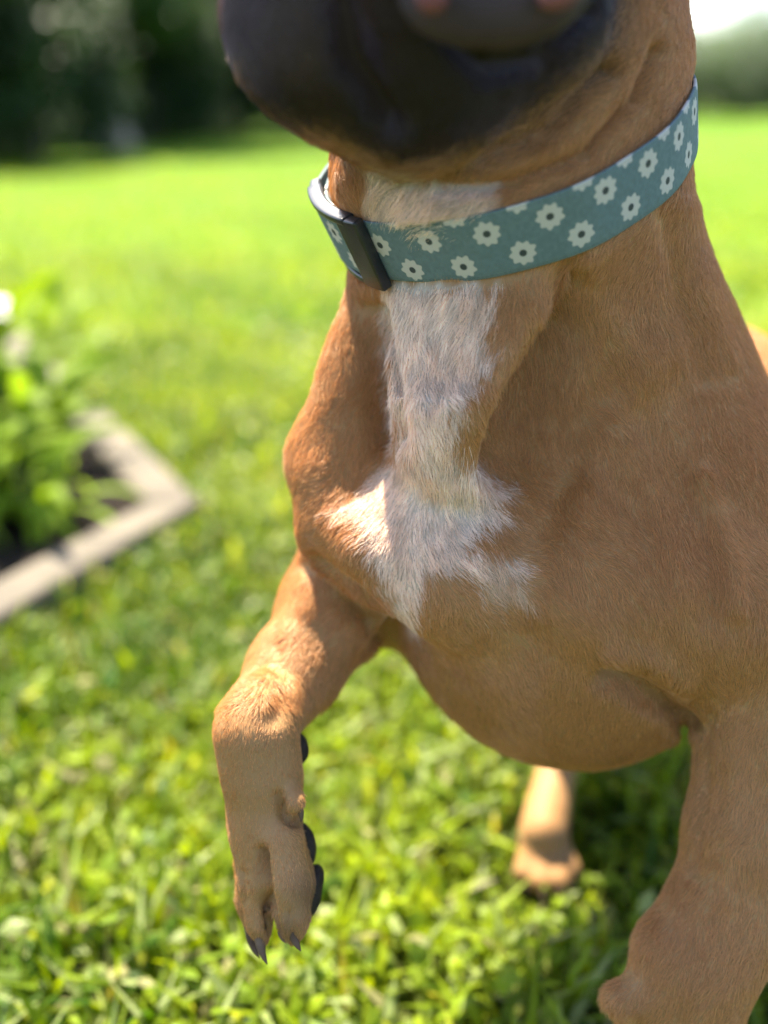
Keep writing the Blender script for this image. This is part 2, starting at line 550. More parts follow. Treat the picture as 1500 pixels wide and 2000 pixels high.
def coat(p, jit=0.0):
    """colour of the coat at points of the body"""
    u, v, d = project(p)
    n1 = fbm(p, 28, 11, 3); n2 = fbm(p, 160, 5, 2); n3 = fbm(p, 9, 31, 2)
    tan = np.array([.475, .245, .090])[None] * (0.92 + 0.16 * n1)[:, None]
    red = np.array([.42, .185, .058])[None]
    tan = tan + (red - tan) * (smooth01(n3, .45, .7) * .5)[:, None]
    pale = np.array([.52, .31, .145])[None]
    # paler on the underside of the chest and inner legs
    tan = tan + (pale - tan) * (0.35 * smooth01(n1, .35, .8))[:, None]
    c = tan
    front = d < .56
    sd = poly_sd(u, v, BLAZE) + jit + (n2 - .5) * 34 + (fbm(p * np.array([1, 1, .35]), 330, 77, 2) - .5) * 30
    w = smooth01(-sd, -14, 22) * smooth01(-d, -.470, -.452)
    sd2 = poly_sd(u, v, BLAZE2) + (n2 - .5) * 30
    lobe = np.exp(-((u - 990) ** 2 + (v - 1150) ** 2) / 75 ** 2) * .45
    w = w * (1 - lobe) * (.80 + .28 * smooth01(fbm(p * np.array([1, 1, .3]), 150, 91, 2), .3, .65))
    w = np.clip(w, 0, 1)
    w2 = smooth01(-sd2, -14, 22) * (d < .41) * .8
    w = np.maximum(w, w2)
    white = np.array([.80, .70, .61])[None] * (0.92 + .14 * n2)[:, None]
    c = c + (white - c) * (w * (.80 + .2 * n1))[:, None]
    sm = poly_sd(u, v, MASK) + jit * 1.5 + (n1 - .5) * 50
    wm = smooth01(-sm, -58, 38) * (d < .52)
    dark = np.array([.020, .011, .016])[None] + np.array([.018, .007, .011])[None] * smooth01(n1, .3, .8)[:, None]
    dark = dark + np.array([.050, .034, .034])[None] * (smooth01(760 - u, 0, 200) * smooth01(210 - v, 0, 120))[:, None]
    c = c + (dark - c) * wm[:, None]
    # darker hair over the pads and toes of the raised paw
    for (a, b, r, s) in ((612, 1745, 46, .55), (556, 1818, 30, .5), (500, 1850, 26, .5), (590, 1600, 20, .4)):
        e = np.exp(-((u - a) ** 2 + (v - b) ** 2) / r ** 2) * (d < .5)
        c = c + (np.array([.10, .055, .04]) - c) * (e * s)[:, None]
    return np.clip(c, 0, 1)


dog = empty('dog', (float(P(1290, 2200, .455)[0]) - .1, .55, 0))
tag(dog, 'tan short haired dog with white chest blaze and dark muzzle, one front paw lifted', 'dog')
dog_inv = Vector(dog.location)


def rel(verts):
    return np.asarray(verts) - np.array(dog.location)


skin, nt, b, out = new_mat('short_coat')
at = nt.nodes.new('ShaderNodeAttribute'); at.attribute_name = 'col'
nt.links.new(at.outputs['Color'], b.inputs['Base Color'])
b.inputs['Roughness'].default_value = 0.62; b.inputs['Specular IOR Level'].default_value = 0.3
b.inputs['Sheen Weight'].default_value = 0.06; b.inputs['Sheen Roughness'].default_value = .4
b.inputs['Sheen Tint'].default_value = (1, .85, .65, 1)
noise_bump(nt, b, 260, .35, .0012, 3, 'Object', (1, 1, .35))
body_me = mesh_np('body', rel(V), F, True, coat(V) * .66)
body = obj('body', body_me, skin, dog)


def D_at(p):
    """distance field lookup (trilinear)"""
    D, lo, vx = DF
    q = (p - lo) / vx; f = np.floor(q).astype(int); t = q - f
    r = 0
    for a in (0, 1):
        for b_ in (0, 1):
            for c in (0, 1):
                i = [np.clip(f[:, j] + (a, b_, c)[j], 0, D.shape[j] - 1) for j in range(3)]
                w = (t[:, 0] if a else 1 - t[:, 0]) * (t[:, 1] if b_ else 1 - t[:, 1]) * (t[:, 2] if c else 1 - t[:, 2])
                r = r + w * D[i[0], i[1], i[2]]
    return r


# ---- fur: hair curves rooted on the body, flowing along it
FLOW = [  # (u, v, depth, direction in the picture, towards viewer)
    (850, 620, .36, 0, 1), (960, 620, .36, .1, 1), (760, 650, .44, -.1, 1), (840, 900, .39, -.1, 1), (700, 900, .42, -.5, 1),
    (700, 1000, .42, -1, .1), (760, 1010, .4, -1, .3), (760, 1100, .4, -.3, 1), (800, 1220, .4, .2, 1), (870, 1000, .39, .2, .8),
    (950, 980, .39, 1, .25), (980, 1110, .39, 1, .35), (980, 1180, .39, .8, 1), (900, 1120, .39, .6, 1), (1100, 1000, .39, .8, .7),
    (1200, 900, .38, .5, 1), (1100, 700, .40, .2, 1), (1300, 700, .42, .4, 1), (1400, 1000, .4, .4, 1), (1100, 1300, .40, .1, 1),
    (1100, 1430, .42, .05, 1), (900, 1350, .42, .3, 1), (1250, 1400, .43, .1, 1), (1300, 1200, .40, .3, 1), (1450, 1500, .41, -.1, 1),
    (1400, 1800, .41, -.3, 1), (640, 1230, .47, -.6, 1), (520, 1350, .44, -.5, 1), (500, 1500, .44, .05, 1), (530, 1700, .43, .1, 1),
    (1200, 400, .38, -.5, 1), (900, 380, .36, -.6, .5), (1200, 150, .36, -.7, .8), (800, 150, .31, .1, 1), (600, 60, .3, -.1, 1),
    (1070, 1600, .64, -.2, 1), (1330, 900, .7, .6, .4)]
fp = np.array([P(a, b_, c) for a, b_, c, _, _ in FLOW])
fd = np.array([dx * RGT - dy * UPV for _, _, _, dx, dy in FLOW]); fd /= np.linalg.norm(fd, axis=1, keepdims=True)


def flow(p, n):
    acc = np.zeros_like(p)
    for q, dv in zip(fp, fd):
        w = 1.0 / (((p - q) ** 2).sum(1) + 4e-4) ** 2
        acc += w[:, None] * dv
    acc -= (acc * n).sum(1, keepdims=True) * n
    return acc / (np.linalg.norm(acc, axis=1, keepdims=True) + 1e-9)


def grow_fur(name, count, keep, length, radius, lift, seed, parent):
    r = np.random.default_rng(seed)
    A = V[F[:, 0]]; B = V[F[:, 1]]; C_ = V[F[:, 2]]; D_ = V[F[:, 3]]
    area = np.linalg.norm(np.cross(C_ - A, D_ - B), axis=1)
    cen = (A + C_) / 2
    wt = area * keep(cen)
    fi = r.choice(len(F), count, p=wt / wt.sum())
    s, t = r.random((count, 1)), r.random((count, 1))
    root = (A[fi] * (1 - s) + B[fi] * s) * (1 - t) + (D_[fi] * (1 - s) + C_[fi] * s) * t
    NA = Nrm[F[fi, 0]] * (1 - s) + Nrm[F[fi, 1]] * s; NB = Nrm[F[fi, 3]] * (1 - s) + Nrm[F[fi, 2]] * s
    n = NA * (1 - t) + NB * t; n /= np.linalg.norm(n, axis=1, keepdims=True) + 1e-9
    f = flow(root, n)
    side = np.cross(n, f)
    ang = (r.normal(0, .16, count) + (vnoise(root, 70, 9) - .5) * 1.1 + (vnoise(root, 240, 19) - .5) * .7)[:, None]
    f = f * np.cos(ang) + side * np.sin(ang)
    c = coat(root, r.normal(0, 11, count))
    bright = c.min(1)
    L = (length * r.uniform(.6, 1.25, count))
    isw = smooth01(c[:, 2], .30, .48)
    uu, vv, dd = project(root)
    L = L * (1 + .15 * isw) * np.where((vv > 1380) & (uu < 700) & (dd < .55), .5, 1) * np.where(bright < .06, .6, 1)
    lf = lift * (1 + r.normal(0, .25, count)) * (1 + .5 * isw)
    pts = np.zeros((count, 4, 3))
    for i, h in enumerate((0, .33, .68, 1.0)):
        rise = lf * (h - .45 * h * h)
        pts[:, i] = root - n * .0003 + f * (L * h)[:, None] + n * (L * rise)[:, None] + side * ((vnoise(root, 900, 3) - .5) * .3 * L * h * h)[:, None]
    c = 1.22 * c * (r.uniform(.76, 1.24, (count, 1)) + (.5 * (fbm(root * np.array([1, 1, .3]), 420, 8, 2) - .5) * isw)[:, None])
    crv = bpy.data.hair_curves.new(name)
    crv.add_curves([4] * count)
    o0 = np.array(dog.location)
    crv.points.foreach_set('position', (pts - o0).astype(np.float32).ravel())
    ra = crv.attributes.get('radius') or crv.attributes.new('radius', 'FLOAT', 'POINT')
    rad = np.tile(np.array([1.0, .9, .6, .12]), (count, 1)) * radius * (1 + .15 * isw)[:, None]
    ra.data.foreach_set('value', rad.astype(np.float32).ravel())
    ca = crv.attributes.new('col', 'FLOAT_COLOR', 'POINT')
    cc = np.ones((count, 4, 4), np.float32); cc[:, :, :3] = c[:, None, :]
    ca.data.foreach_set('color', cc.ravel())
    o = bpy.data.objects.new(name, crv); COL.objects.link(o); o.parent = parent
    crv.materials.append(fur_mat)
    tag(o, kind='stuff')
    return o


TR_TINT = (1.25, 1.0, .75)
fur_mat = attr_mat('fur_strand', .42, .6, None, .28)
if 'nofur' not in DEV:
    k = .25 if 'coarse' in DEV else 1.0
    def front_keep(p):
        u, v, d = project(p)
        return ((d < .60) & (u > 350) & (u < 1600) & (v > -60) & (v < 2080)).astype(float) * (1.0 / np.maximum(d, .3) ** 2) + .03
    grow_fur('fur', int(620000 * k), front_keep, .0052, .000085, .30, 5, dog)

# pads, claws, eyes, nose, tongue as parts
black_pad = simple_mat('pad_leather', (.020, .015, .013), .7, .25, (.045, .034, .028), 160, .9, 900, .0010)
horn = simple_mat('claw_horn', (.085, .050, .036), .7, .15, (.17, .11, .08), 110)


def ellipsoid_mesh(name, c, r, R, seg=20, ring=12):
    vs = []; fs = []
    for i in range(ring + 1):
        th = math.pi * i / ring
        for j in range(seg):
            ph = 2 * math.pi * j / seg
            q = np.array([math.sin(th) * math.cos(ph) * r[0], math.cos(th) * r[1], math.sin(th) * math.sin(ph) * r[2]])
            vs.append(c + q[0] * R[0] + q[1] * R[1] + q[2] * R[2])
    for i in range(ring):
        for j in range(seg):
            fs.append((i * seg + j, i * seg + (j + 1) % seg, (i + 1) * seg + (j + 1) % seg, (i + 1) * seg + j))
    vs = np.array(vs)
    if name == 'paw_pad': vs = c + (vs - c) * (1 + .22 * (fbm(vs, 260, 3, 2) - .5))[:, None]
    return mesh_np(name, rel(vs), np.array(fs))


def pad(name, p, r, rot=0, mat=None, label=None):
    s = p[2] / FPX; cr, sr = math.cos(rot), math.sin(rot)
    R = [cr * RGT + sr * UPV, -sr * RGT + cr * UPV, FWD]
    o = obj(name, ellipsoid_mesh(name, P(*p), np.array(r) * s, R), mat or black_pad, dog)
    if label: o['label'] = label
    return o


pad('paw_pad', (580, 1464, .430), (24, 32, 24), .1)
pad('paw_pad', (595, 1655, .428), (24, 46, 26), .05)
pad('paw_pad', (608, 1742, .424), (22, 56, 30), -.22)
pad('paw_pad', (572, 1806, .420), (20, 34, 20), -.3)


def claw(p0, p1, r0, bend=(0, 0, 0), parent=None):
    a, b_ = P(*p0), P(*p1); s = p0[2] / FPX
    vs = []; fs = []; seg = 10; n = 6
    ax = (b_ - a) / np.linalg.norm(b_ - a); e1 = np.cross(ax, FWD); e1 /= np.linalg.norm(e1); e2 = np.cross(ax, e1)
    bd = bend[0] * RGT - bend[1] * UPV + bend[2] * FWD
    for i in range(n + 1):
        t = i / n; c = a + (b_ - a) * t + bd * s * (4 * t * (1 - t))
        rr = r0 * s * (1 - t) ** .6 + .00015
        for j in range(seg):
            ph = 2 * math.pi * j / seg
            vs.append(c + rr * (math.cos(ph) * e1 * .8 + math.sin(ph) * e2))
    for i in range(n):
        for j in range(seg):
            fs.append((i * seg + j, i * seg + (j + 1) % seg, (i + 1) * seg + (j + 1) % seg, (i + 1) * seg + j))
    return obj('claw', mesh_np('claw', rel(vs), np.array(fs)), horn, parent or dog)


claw((508, 1812, .413), (522, 1884, .410), 16, (-6, 0, 0))
claw((487, 1805, .428), (508, 1872, .424), 14, (-6, 2, 0))
claw((572, 1810, .404), (588, 1858, .402), 15, (-5, 0, 0))
claw((550, 1818, .410), (558, 1842, .406), 9, (-3, 0, 0))
claw((582, 1574, .406), (588, 1606, .408), 10, (3, 0, 0))
for X0, sg in ((.104, 1), (.285, -1)):
    for dx, dy in [(-.0135, -.012), (-.0045, -.020), (.0065, -.020), (.0155, -.010)]:
        y0 = .535 + dy - .006
        o = claw((750, 1000, .5), (755, 1010, .5), 8)
        me = o.data
        seg, n = 10, 6; vs = []
        for i in range(n + 1):
            t = i / n
            for j in range(seg):
                ph = 2 * math.pi * j / seg; rr = .0022 * (1 - t) ** .6 + .0001
                vs.append((X0 + sg * dx + rr * math.cos(ph), y0 - .008 * t, .012 - .008 * t * t + rr * math.sin(ph)))
        me.vertices.foreach_set('co', rel(vs).astype(np.float32).ravel()); me.update()
for dx, dy in [(-.026, -.020), (-.010, -.032), (.010, -.033), (.027, -.022)]:
    o = claw((750, 1000, .5), (755, 1010, .5), 8)
    vs = []
    for i in range(7):
        t = i / 6
        for j in range(10):
            ph = 2 * math.pi * j / 10; rr = .0032 * (1 - t) ** .6 + .0001
            vs.append((fx + dx + rr * math.cos(ph), fy + dy - .009 - .011 * t, .018 - .010 * t * t + rr * math.sin(ph)))
    o.data.vertices.foreach_set('co', rel(vs).astype(np.float32).ravel()); o.data.update()
gum = simple_mat('wet_pink_skin', (.17, .055, .06), .6, .2, (.22, .085, .09), 60)
lipm = simple_mat('dark_lip_skin', (.035, .024, .028), .7, .2, (.06, .040, .045), 60)
pad('tongue', (1094, -16, .262), (46, 30, 30), .5, gum)
pad('gum', (843, -8, .262), (32, 32, 30), 0, gum)
pad('lower_lip', (965, -20, .275), (190, 112, 90), .05, lipm)
eye = simple_mat('brown_eye', (.03, .012, .006), .08, .6)


def skin_depth(u, v):
    """distance along the view axis at which the sculpted surface is met"""
    ds_ = np.arange(.20, .62, .001)
    dv = D_at(np.array([P(u, v, x_) for x_ in ds_]))
    hit = np.nonzero(dv < 0)[0]
    return float(ds_[hit[0]]) if len(hit) else .4


for eu, ev in ((835, -520), (1130, -500)):
    pad('eye', (eu, ev, skin_depth(eu, ev) + .004), (42, 42, 42), 0, eye)
pad('nose', (722, -345, skin_depth(722, -345) + .004), (95, 72, 70), 0, black_pad)

# ------------------------------------------------------------------ collar
def ring(phi, t, rad=0.0):
    """point on the collar: phi 0 = right end, 90 deg = front, 180 = left; t across (-.5..+.5)"""
    R_ = RC + rad + t * BW * .10
    return cc + NN * (t * BW) + (np.cos(phi)) * R_ * E1 + (np.sin(phi)) * R_ * E2


def ring_hit(u, v):
    """collar coordinates (phi, t) of a photograph position on its front"""
    r = FWD + (u - 750) / FPX * RGT - (v - 1000) / FPX * UPV
    o = CAMP - cc
    a = np.array([r @ E1, r @ E2]); b_ = np.array([o @ E1, o @ E2])
    A_ = a @ a; B_ = 2 * a @ b_; C_ = b_ @ b_ - RC ** 2
    disc = B_ * B_ - 4 * A_ * C_
    s = (-B_ - math.sqrt(max(disc, 0))) / (2 * A_)
    p = CAMP + r * s - cc
    return math.atan2(p @ E2, p @ E1), (p @ NN) / BW


DAISY = [(745, 477), (837, 473), (951, 456), (1073, 421), (1180, 371),
         (802, 531), (904, 524), (1022, 496), (1135, 457),
         (885, 418), (1007, 388), (1132, 342), (772, 424)]
dz = [ring_hit(a, b_) for a, b_ in DAISY]
step = .0205 / RC
pmin, tmin = dz[4]; pmax = dz[0][0]
for kx in range(1, 7):
    dz.append((pmin - kx * step, tmin)); dz.append((pmin - (kx - .5) * step, dz[8][1])); dz.append((pmin - (kx - .5) * step, dz[11][1]))
for kx in range(1, 14):            # the print goes on round the neck
    dz.append((pmax + kx * step, .1)); dz.append((pmax + (kx - .5) * step, -.33)); dz.append((pmax + (kx - .5) * step, .5))
teal = np.array([.125, .180, .192]); petal = np.array([.50, .48, .45]); eyec = np.array([.05, .06, .06])
na, nt_ = (700, 36) if 'coarse' in DEV else (1900, 96)
ph = np.linspace(0, 2 * math.pi, na, endpoint=False); tt = np.linspace(-.5, .5, nt_)
PH, TT = np.meshgrid(ph, tt, indexing='ij')
PHf, TTf = PH.ravel(), TT.ravel()
edge = np.abs(TTf) * 2
wob = .0006 * np.sin(PHf * 5 + 1) + .0004 * np.sin(PHf * 11)
outer = cc + NN * (TTf * BW)[:, None] + np.cos(PHf)[:, None] * (RC + wob + TTf * BW * .10 - .0004 * edge ** 8)[:, None] * E1 + np.sin(PHf)[:, None] * (RC + wob + TTf * BW * .10 - .0004 * edge ** 8)[:, None] * E2
cr_ = np.tile(teal, (len(PHf), 1)) * (0.9 + .22 * vnoise(np.stack([PHf * 60, TTf * 20, 0 * PHf], 1), 1.0, 4))[:, None]
sx = PHf * RC; sy = TTf * BW
for i, (a, b_) in enumerate(dz):
    dx = (sx - a * RC + math.pi * RC) % (2 * math.pi * RC) - math.pi * RC; dy = sy - b_ * BW
    m = (np.abs(dx) < .0075) & (np.abs(dy) < .0075)
    if not m.any(): continue
    rr = np.hypot(dx[m], dy[m]); an = np.arctan2(dy[m], dx[m]) + i * .7
    rp = .0046 + .0005 * np.cos(an * 9) + .0002 * np.cos(an * 4 + i)
    w = smooth01(rp - rr, -.00025, .00025) * smooth01(rr, .0011, .0015)
    w2 = smooth01(.0014 - rr, -.0002, .0002)
    cr_[m] = cr_[m] + (petal - cr_[m]) * w[:, None]
    cr_[m] = cr_[m] + (eyec - cr_[m]) * w2[:, None]
hem = (np.abs(np.abs(TTf) - .455) < .006) & ((PHf * 260) % 1 < .6)
cr_[hem] *= .72
inner = cc + NN * (TTf * BW)[:, None] + np.cos(PHf)[:, None] * (RC + wob - .0016 + TTf * BW * .10)[:, None] * E1 + np.sin(PHf)[:, None] * (RC + wob - .0016 + TTf * BW * .10)[:, None] * E2
idx = np.arange(na * nt_).reshape(na, nt_); nx = np.roll(idx, -1, axis=0)
fo = np.stack([idx[:, :-1], idx[:, 1:], nx[:, 1:], nx[:, :-1]], -1).reshape(-1, 4)
M_ = na * nt_
fi_ = fo[:, ::-1] + M_
e0 = np.stack([idx[:, 0], nx[:, 0], nx[:, 0] + M_, idx[:, 0] + M_], -1)
e1 = np.stack([idx[:, -1], idx[:, -1] + M_, nx[:, -1] + M_, nx[:, -1]], -1)
collar = empty('dog_collar', tuple(cc))
tag(collar, 'teal blue fabric dog collar printed with white daisies, buckled round the neck', 'dog collar')
cmat = attr_mat('woven_collar_fabric', .75, .25, (2600, .5, .0003, 2))
band = obj('band', mesh_np('band', np.concatenate([outer, inner]) - cc, np.concatenate([fo, fi_, e0, e1]), True, np.concatenate([cr_, cr_])), cmat, collar)

# black slide buckle round the band, at the left
plastic = simple_mat('black_plastic', (.012, .013, .016), .32, .5, (.02, .021, .024), 90, .25, 900, .0003)


def ring_box(name, ph0, ph1, t0, t1, r0, r1, mat, n=8, skew=0.0, bevel=.0009):
    """curved bar following the band between two angles"""
    me = bpy.data.meshes.new(name)
    vs = []; fs = []
    for i in range(n + 1):
        a = ph0 + (ph1 - ph0) * i / n
        sec = [(t0, r0), (t1, r0), (t1, r1), (t0, r1)]
        for t, r_ in sec:
            aa = a + skew * t
            vs.append(ring(aa, t, r_) - cc)
    for i in range(n):
        for j in range(4):
            fs.append((i * 4 + j, i * 4 + (j + 1) % 4, (i + 1) * 4 + (j + 1) % 4, (i + 1) * 4 + j))
    fs.append((3, 2, 1, 0)); fs.append((n * 4, n * 4 + 1, n * 4 + 2, n * 4 + 3))
    me.from_pydata([tuple(v) for v in vs], [], fs); me.update()
    o = obj(name, me, mat, None)
    md = o.modifiers.new('bevel', 'BEVEL'); md.width = bevel; md.segments = 3; md.limit_method = 'ANGLE'; md.angle_limit = math.radians(40)
    for pl in me.polygons: pl.use_smooth = True
    return o


phB, tB = ring_hit(726, 495)
phL = phB + math.radians(34)
buckle = empty('buckle', (0, 0, 0)); buckle.parent = collar
SK = .00
parts_ = [('bar', phB - .085, phB + .085, -.60, .60, .0008, .0058), ('bar', phL - .04, phL + .10, -.60, .60, .0008, .0052),
          ('rim', phB, phL, -.62, -.50, .0000, .0050), ('rim', phB, phL, .50, .62, .0000, .0060)]
for nme, a0, a1, t0, t1, r0, r1 in parts_:
    o = ring_box(nme, a0, a1, t0, t1, r0, r1, plastic, 10, SK); o.parent = buckle
# doubled strap passing through the buckle
na2, nt2 = 160, 60
ph2 = np.linspace(phB + .02, phB + 1.9, na2); tt2 = np.linspace(-.49, .49, nt2)
PH2, TT2 = [x.ravel() for x in np.meshgrid(ph2, tt2, indexing='ij')]
lift2 = .0026 + .0030 * np.exp(-((PH2 - phB - .5) / .3) ** 2)
o2 = cc + NN * (TT2 * BW)[:, None] + (np.cos(PH2) * (RC + lift2 + TT2 * BW * .1))[:, None] * E1 + (np.sin(PH2) * (RC + lift2 + TT2 * BW * .1))[:, None] * E2
i2 = cc + NN * (TT2 * BW)[:, None] + (np.cos(PH2) * (RC + lift2 - .0015 + TT2 * BW * .1))[:, None] * E1 + (np.sin(PH2) * (RC + lift2 - .0015 + TT2 * BW * .1))[:, None] * E2
c2 = np.tile(teal, (len(PH2), 1))
for i, (a, b_) in enumerate([(phB + .10 + .05, -.27), (phB + .26, .17), (phB + .45, -.3), (phB + .55, .2), (phB + .8, -.25), (phB + 1.0, .2), (phB + 1.2, -.25)]):
    dx = (PH2 - a) * RC; dy = (TT2 - b_) * BW; rr = np.hypot(dx, dy); an = np.arctan2(dy, dx)
    rp = .0046 + .0008 * np.cos(an * 9)
    w = smooth01(rp - rr, -.00025, .00025) * smooth01(rr, .0013, .0017)
    c2 = c2 + (petal - c2) * w[:, None]; w = smooth01(.0016 - rr, -.0002, .0002); c2 = c2 + (eyec - c2) * w[:, None]
id2 = np.arange(na2 * nt2).reshape(na2, nt2); M2 = na2 * nt2
f2 = np.stack([id2[:-1, :-1], id2[:-1, 1:], id2[1:, 1:], id2[1:, :-1]], -1).reshape(-1, 4)
s1 = np.stack([id2[:-1, 0], id2[1:, 0], id2[1:, 0] + M2, id2[:-1, 0] + M2], -1); s2 = np.stack([id2[:-1, -1], id2[:-1, -1] + M2, id2[1:, -1] + M2, id2[1:, -1]], -1)
s3 = np.stack([id2[0, :-1], id2[0, :-1] + M2, id2[0, 1:] + M2, id2[0, 1:]], -1)
obj('strap_loop', mesh_np('strap_loop', np.concatenate([o2, i2]) - cc, np.concatenate([f2, f2[:, ::-1] + M2, s1, s2, s3]), True, np.concatenate([c2, c2])), cmat, collar)

# ------------------------------------------------------------------ ground, lawn
gm, nt, b, out = new_mat('lawn_ground')
tc = nt.nodes.new('ShaderNodeTexCoord')
n1 = nt.nodes.new('ShaderNodeTexNoise'); n1.inputs['Scale'].default_value = 1.3; n1.inputs['Detail'].default_value = 8
n2 = nt.nodes.new('ShaderNodeTexNoise'); n2.inputs['Scale'].default_value = 60; n2.inputs['Detail'].default_value = 4
r1 = nt.nodes.new('ShaderNodeValToRGB')
r1.color_ramp.elements[0].position = .35; r1.color_ramp.elements[0].color = (.070, .150, .005, 1)
r1.color_ramp.elements[1].position = .68; r1.color_ramp.elements[1].color = (.118, .215, .006, 1)
r2 = nt.nodes.new('ShaderNodeValToRGB')
r2.color_ramp.elements[0].position = .3; r2.color_ramp.elements[0].color = (.55, .55, .55, 1)
r2.color_ramp.elements[1].position = .6; r2.color_ramp.elements[1].color = (1, 1, 1, 1)
mxg = nt.nodes.new('ShaderNodeMix'); mxg.data_type = 'RGBA'; mxg.blend_type = 'MULTIPLY'; mxg.inputs[0].default_value = 1
nt.links.new(tc.outputs['Object'], n1.inputs['Vector']); nt.links.new(tc.outputs['Object'], n2.inputs['Vector'])
nt.links.new(n1.outputs['Fac'], r1.inputs[0]); nt.links.new(n2.outputs['Fac'], r2.inputs[0])
nt.links.new(r1.outputs[0], mxg.inputs[6]); nt.links.new(r2.outputs[0], mxg.inputs[7])
sx_ = nt.nodes.new('ShaderNodeSeparateXYZ'); nt.links.new(tc.outputs['Object'], sx_.inputs[0])
mr = nt.nodes.new('ShaderNodeMapRange'); mr.interpolation_type = 'SMOOTHSTEP'
mr.inputs['From Min'].default_value = .9; mr.inputs['From Max'].default_value = 2.1
nt.links.new(sx_.outputs['Y'], mr.inputs['Value'])
mx2 = nt.nodes.new('ShaderNodeMix'); mx2.data_type = 'RGBA'      # thatch and soil where single blades are built
mx2.inputs[6].default_value = (.045, .056, .010, 1)
nt.links.new(mr.outputs['Result'], mx2.inputs[0]); nt.links.new(mxg.outputs[2], mx2.inputs[7])
nt.links.new(mx2.outputs[2], b.inputs['Base Color']); b.inputs['Roughness'].default_value = .9; b.inputs['Specular IOR Level'].default_value = .1
bp = nt.nodes.new('ShaderNodeBump'); bp.inputs['Distance'].default_value = .02; bp.inputs['Strength'].default_value = .6
nt.links.new(n2.outputs['Fac'], bp.inputs['Height']); nt.links.new(bp.outputs[0], b.inputs['Normal'])
GX = np.linspace(-150, 150, 61); GY = np.concatenate([np.linspace(-30, 10, 21), np.linspace(12, 260, 60)])
gx, gy = np.meshgrid(GX, GY, indexing='ij')
gid = np.arange(gx.size).reshape(gx.shape)
gz = np.zeros(gx.size)
gf = np.stack([gid[:-1, :-1], gid[1:, :-1], gid[1:, 1:], gid[:-1, 1:]], -1).reshape(-1, 4)
tag(obj('ground', mesh_np('ground', np.stack([gx.ravel(), gy.ravel(), gz], 1), gf, False), gm), kind='structure')

# garden bed outline (world x, y of the outer edge of the edging)
O_c = ground(397, 978, .035)[:2]; O_n = ground(0, 1208, .035)[:2]; O_f = ground(205, 800, .035)[:2]
dn = (O_n - O_c) / np.linalg.norm(O_n - O_c); df = (O_f - O_c) / np.linalg.norm(O_f - O_c)
bis = (dn + df) / np.linalg.norm(dn + df)
sin_h = abs(dn[0] * bis[1] - dn[1] * bis[0])
EW = .058
I_c = O_c + bis * (EW / sin_h)


def in_bed(x, y, m=0.0):
    px, py = x - O_c[0], y - O_c[1]
    det = dn[0] * df[1] - dn[1] * df[0]
    a = (px * df[1] - py * df[0]) / det; b_ = (dn[0] * py - dn[1] * px) / det
    return (a > -m) & (b_ > -m)


TR_TINT = (1.45, 1.30, .22)
leafmat = attr_mat('grass_blade', .5, .28, None, .45)


def leaf_cloud(pos, length, width, azim, tilt, cols, bend=.35, kind='blade', r=rng):
    """many leaves: each a folded strip of 3 or 4 triangles starting at pos"""
    n = len(pos)
    h = np.stack([np.cos(azim), np.sin(azim), 0 * azim], 1); up = np.array([0, 0, 1.0])
    sd_ = np.stack([-np.sin(azim), np.cos(azim), 0 * azim], 1)
    d1 = h * np.sin(tilt)[:, None] + up * np.cos(tilt)[:, None]
    t2 = tilt + bend
    d2 = h * np.sin(t2)[:, None] + up * np.cos(t2)[:, None]
    L = length[:, None]; W = width[:, None]
    roll = r.uniform(-.7, .7, n)[:, None]
    nrm = np.cross(sd_, d1)
    s_ = sd_ * np.cos(roll) + nrm * np.sin(roll)
    if kind == 'blade':
        a = pos - s_ * W * .5; b_ = pos + s_ * W * .5
        m = pos + d1 * L * .5
        c = m - s_ * W * .5; d_ = m + s_ * W * .5
        e = m + d2 * L * .5
        vs = np.stack([a, b_, c, d_, e], 1).reshape(-1, 3)
        f = np.array([[0, 1, 3], [0, 3, 2], [2, 3, 4]])
        k = 5
    else:
        m = pos + d1 * L * .5
        a = pos; c = m - s_ * W * .5 + nrm * W * .10; d_ = m + s_ * W * .5 + nrm * W * .10
        e = m + d2 * L * .5
        vs = np.stack([a, d_, m, c, e], 1).reshape(-1, 3)
        f = np.array([[0, 1, 2], [0, 2, 3], [3, 2, 4], [2, 1, 4]])
        k = 5
    fs = (f[None] + (np.arange(n) * k)[:, None, None]).reshape(-1, 3)
    cs = np.repeat(cols, k, axis=0)
    return vs, fs, cs


def merge(parts):
    vs, fs, cs = [], [], []; o = 0
    for v, f, c in parts:
        vs.append(v); fs.append(f + o); cs.append(c); o += len(v)
    return np.concatenate(vs), np.concatenate(fs), np.concatenate(cs)


def scatter(y0, y1, dens, side=.55, r=rng):
    """random lawn points between two distances, in a wedge wider than the view"""
    side = side if y0 > 0 else .9
    w0, w1 = .42 * y0 + side, .42 * y1 + side
    area = (w0 + w1) * (y1 - y0)
    n = int(area * dens)
    y = y0 + (y1 - y0) * r.random(int(n * 1.0)); x = r.uniform(-1, 1, len(y)) * (.42 * y + side)
    k = r.random(len(y)) < (.42 * y + side) / w1 * 1.0
    x, y = x[k], y[k]
    k = ~in_bed(x, y, -.005)
    return x[k], y[k]


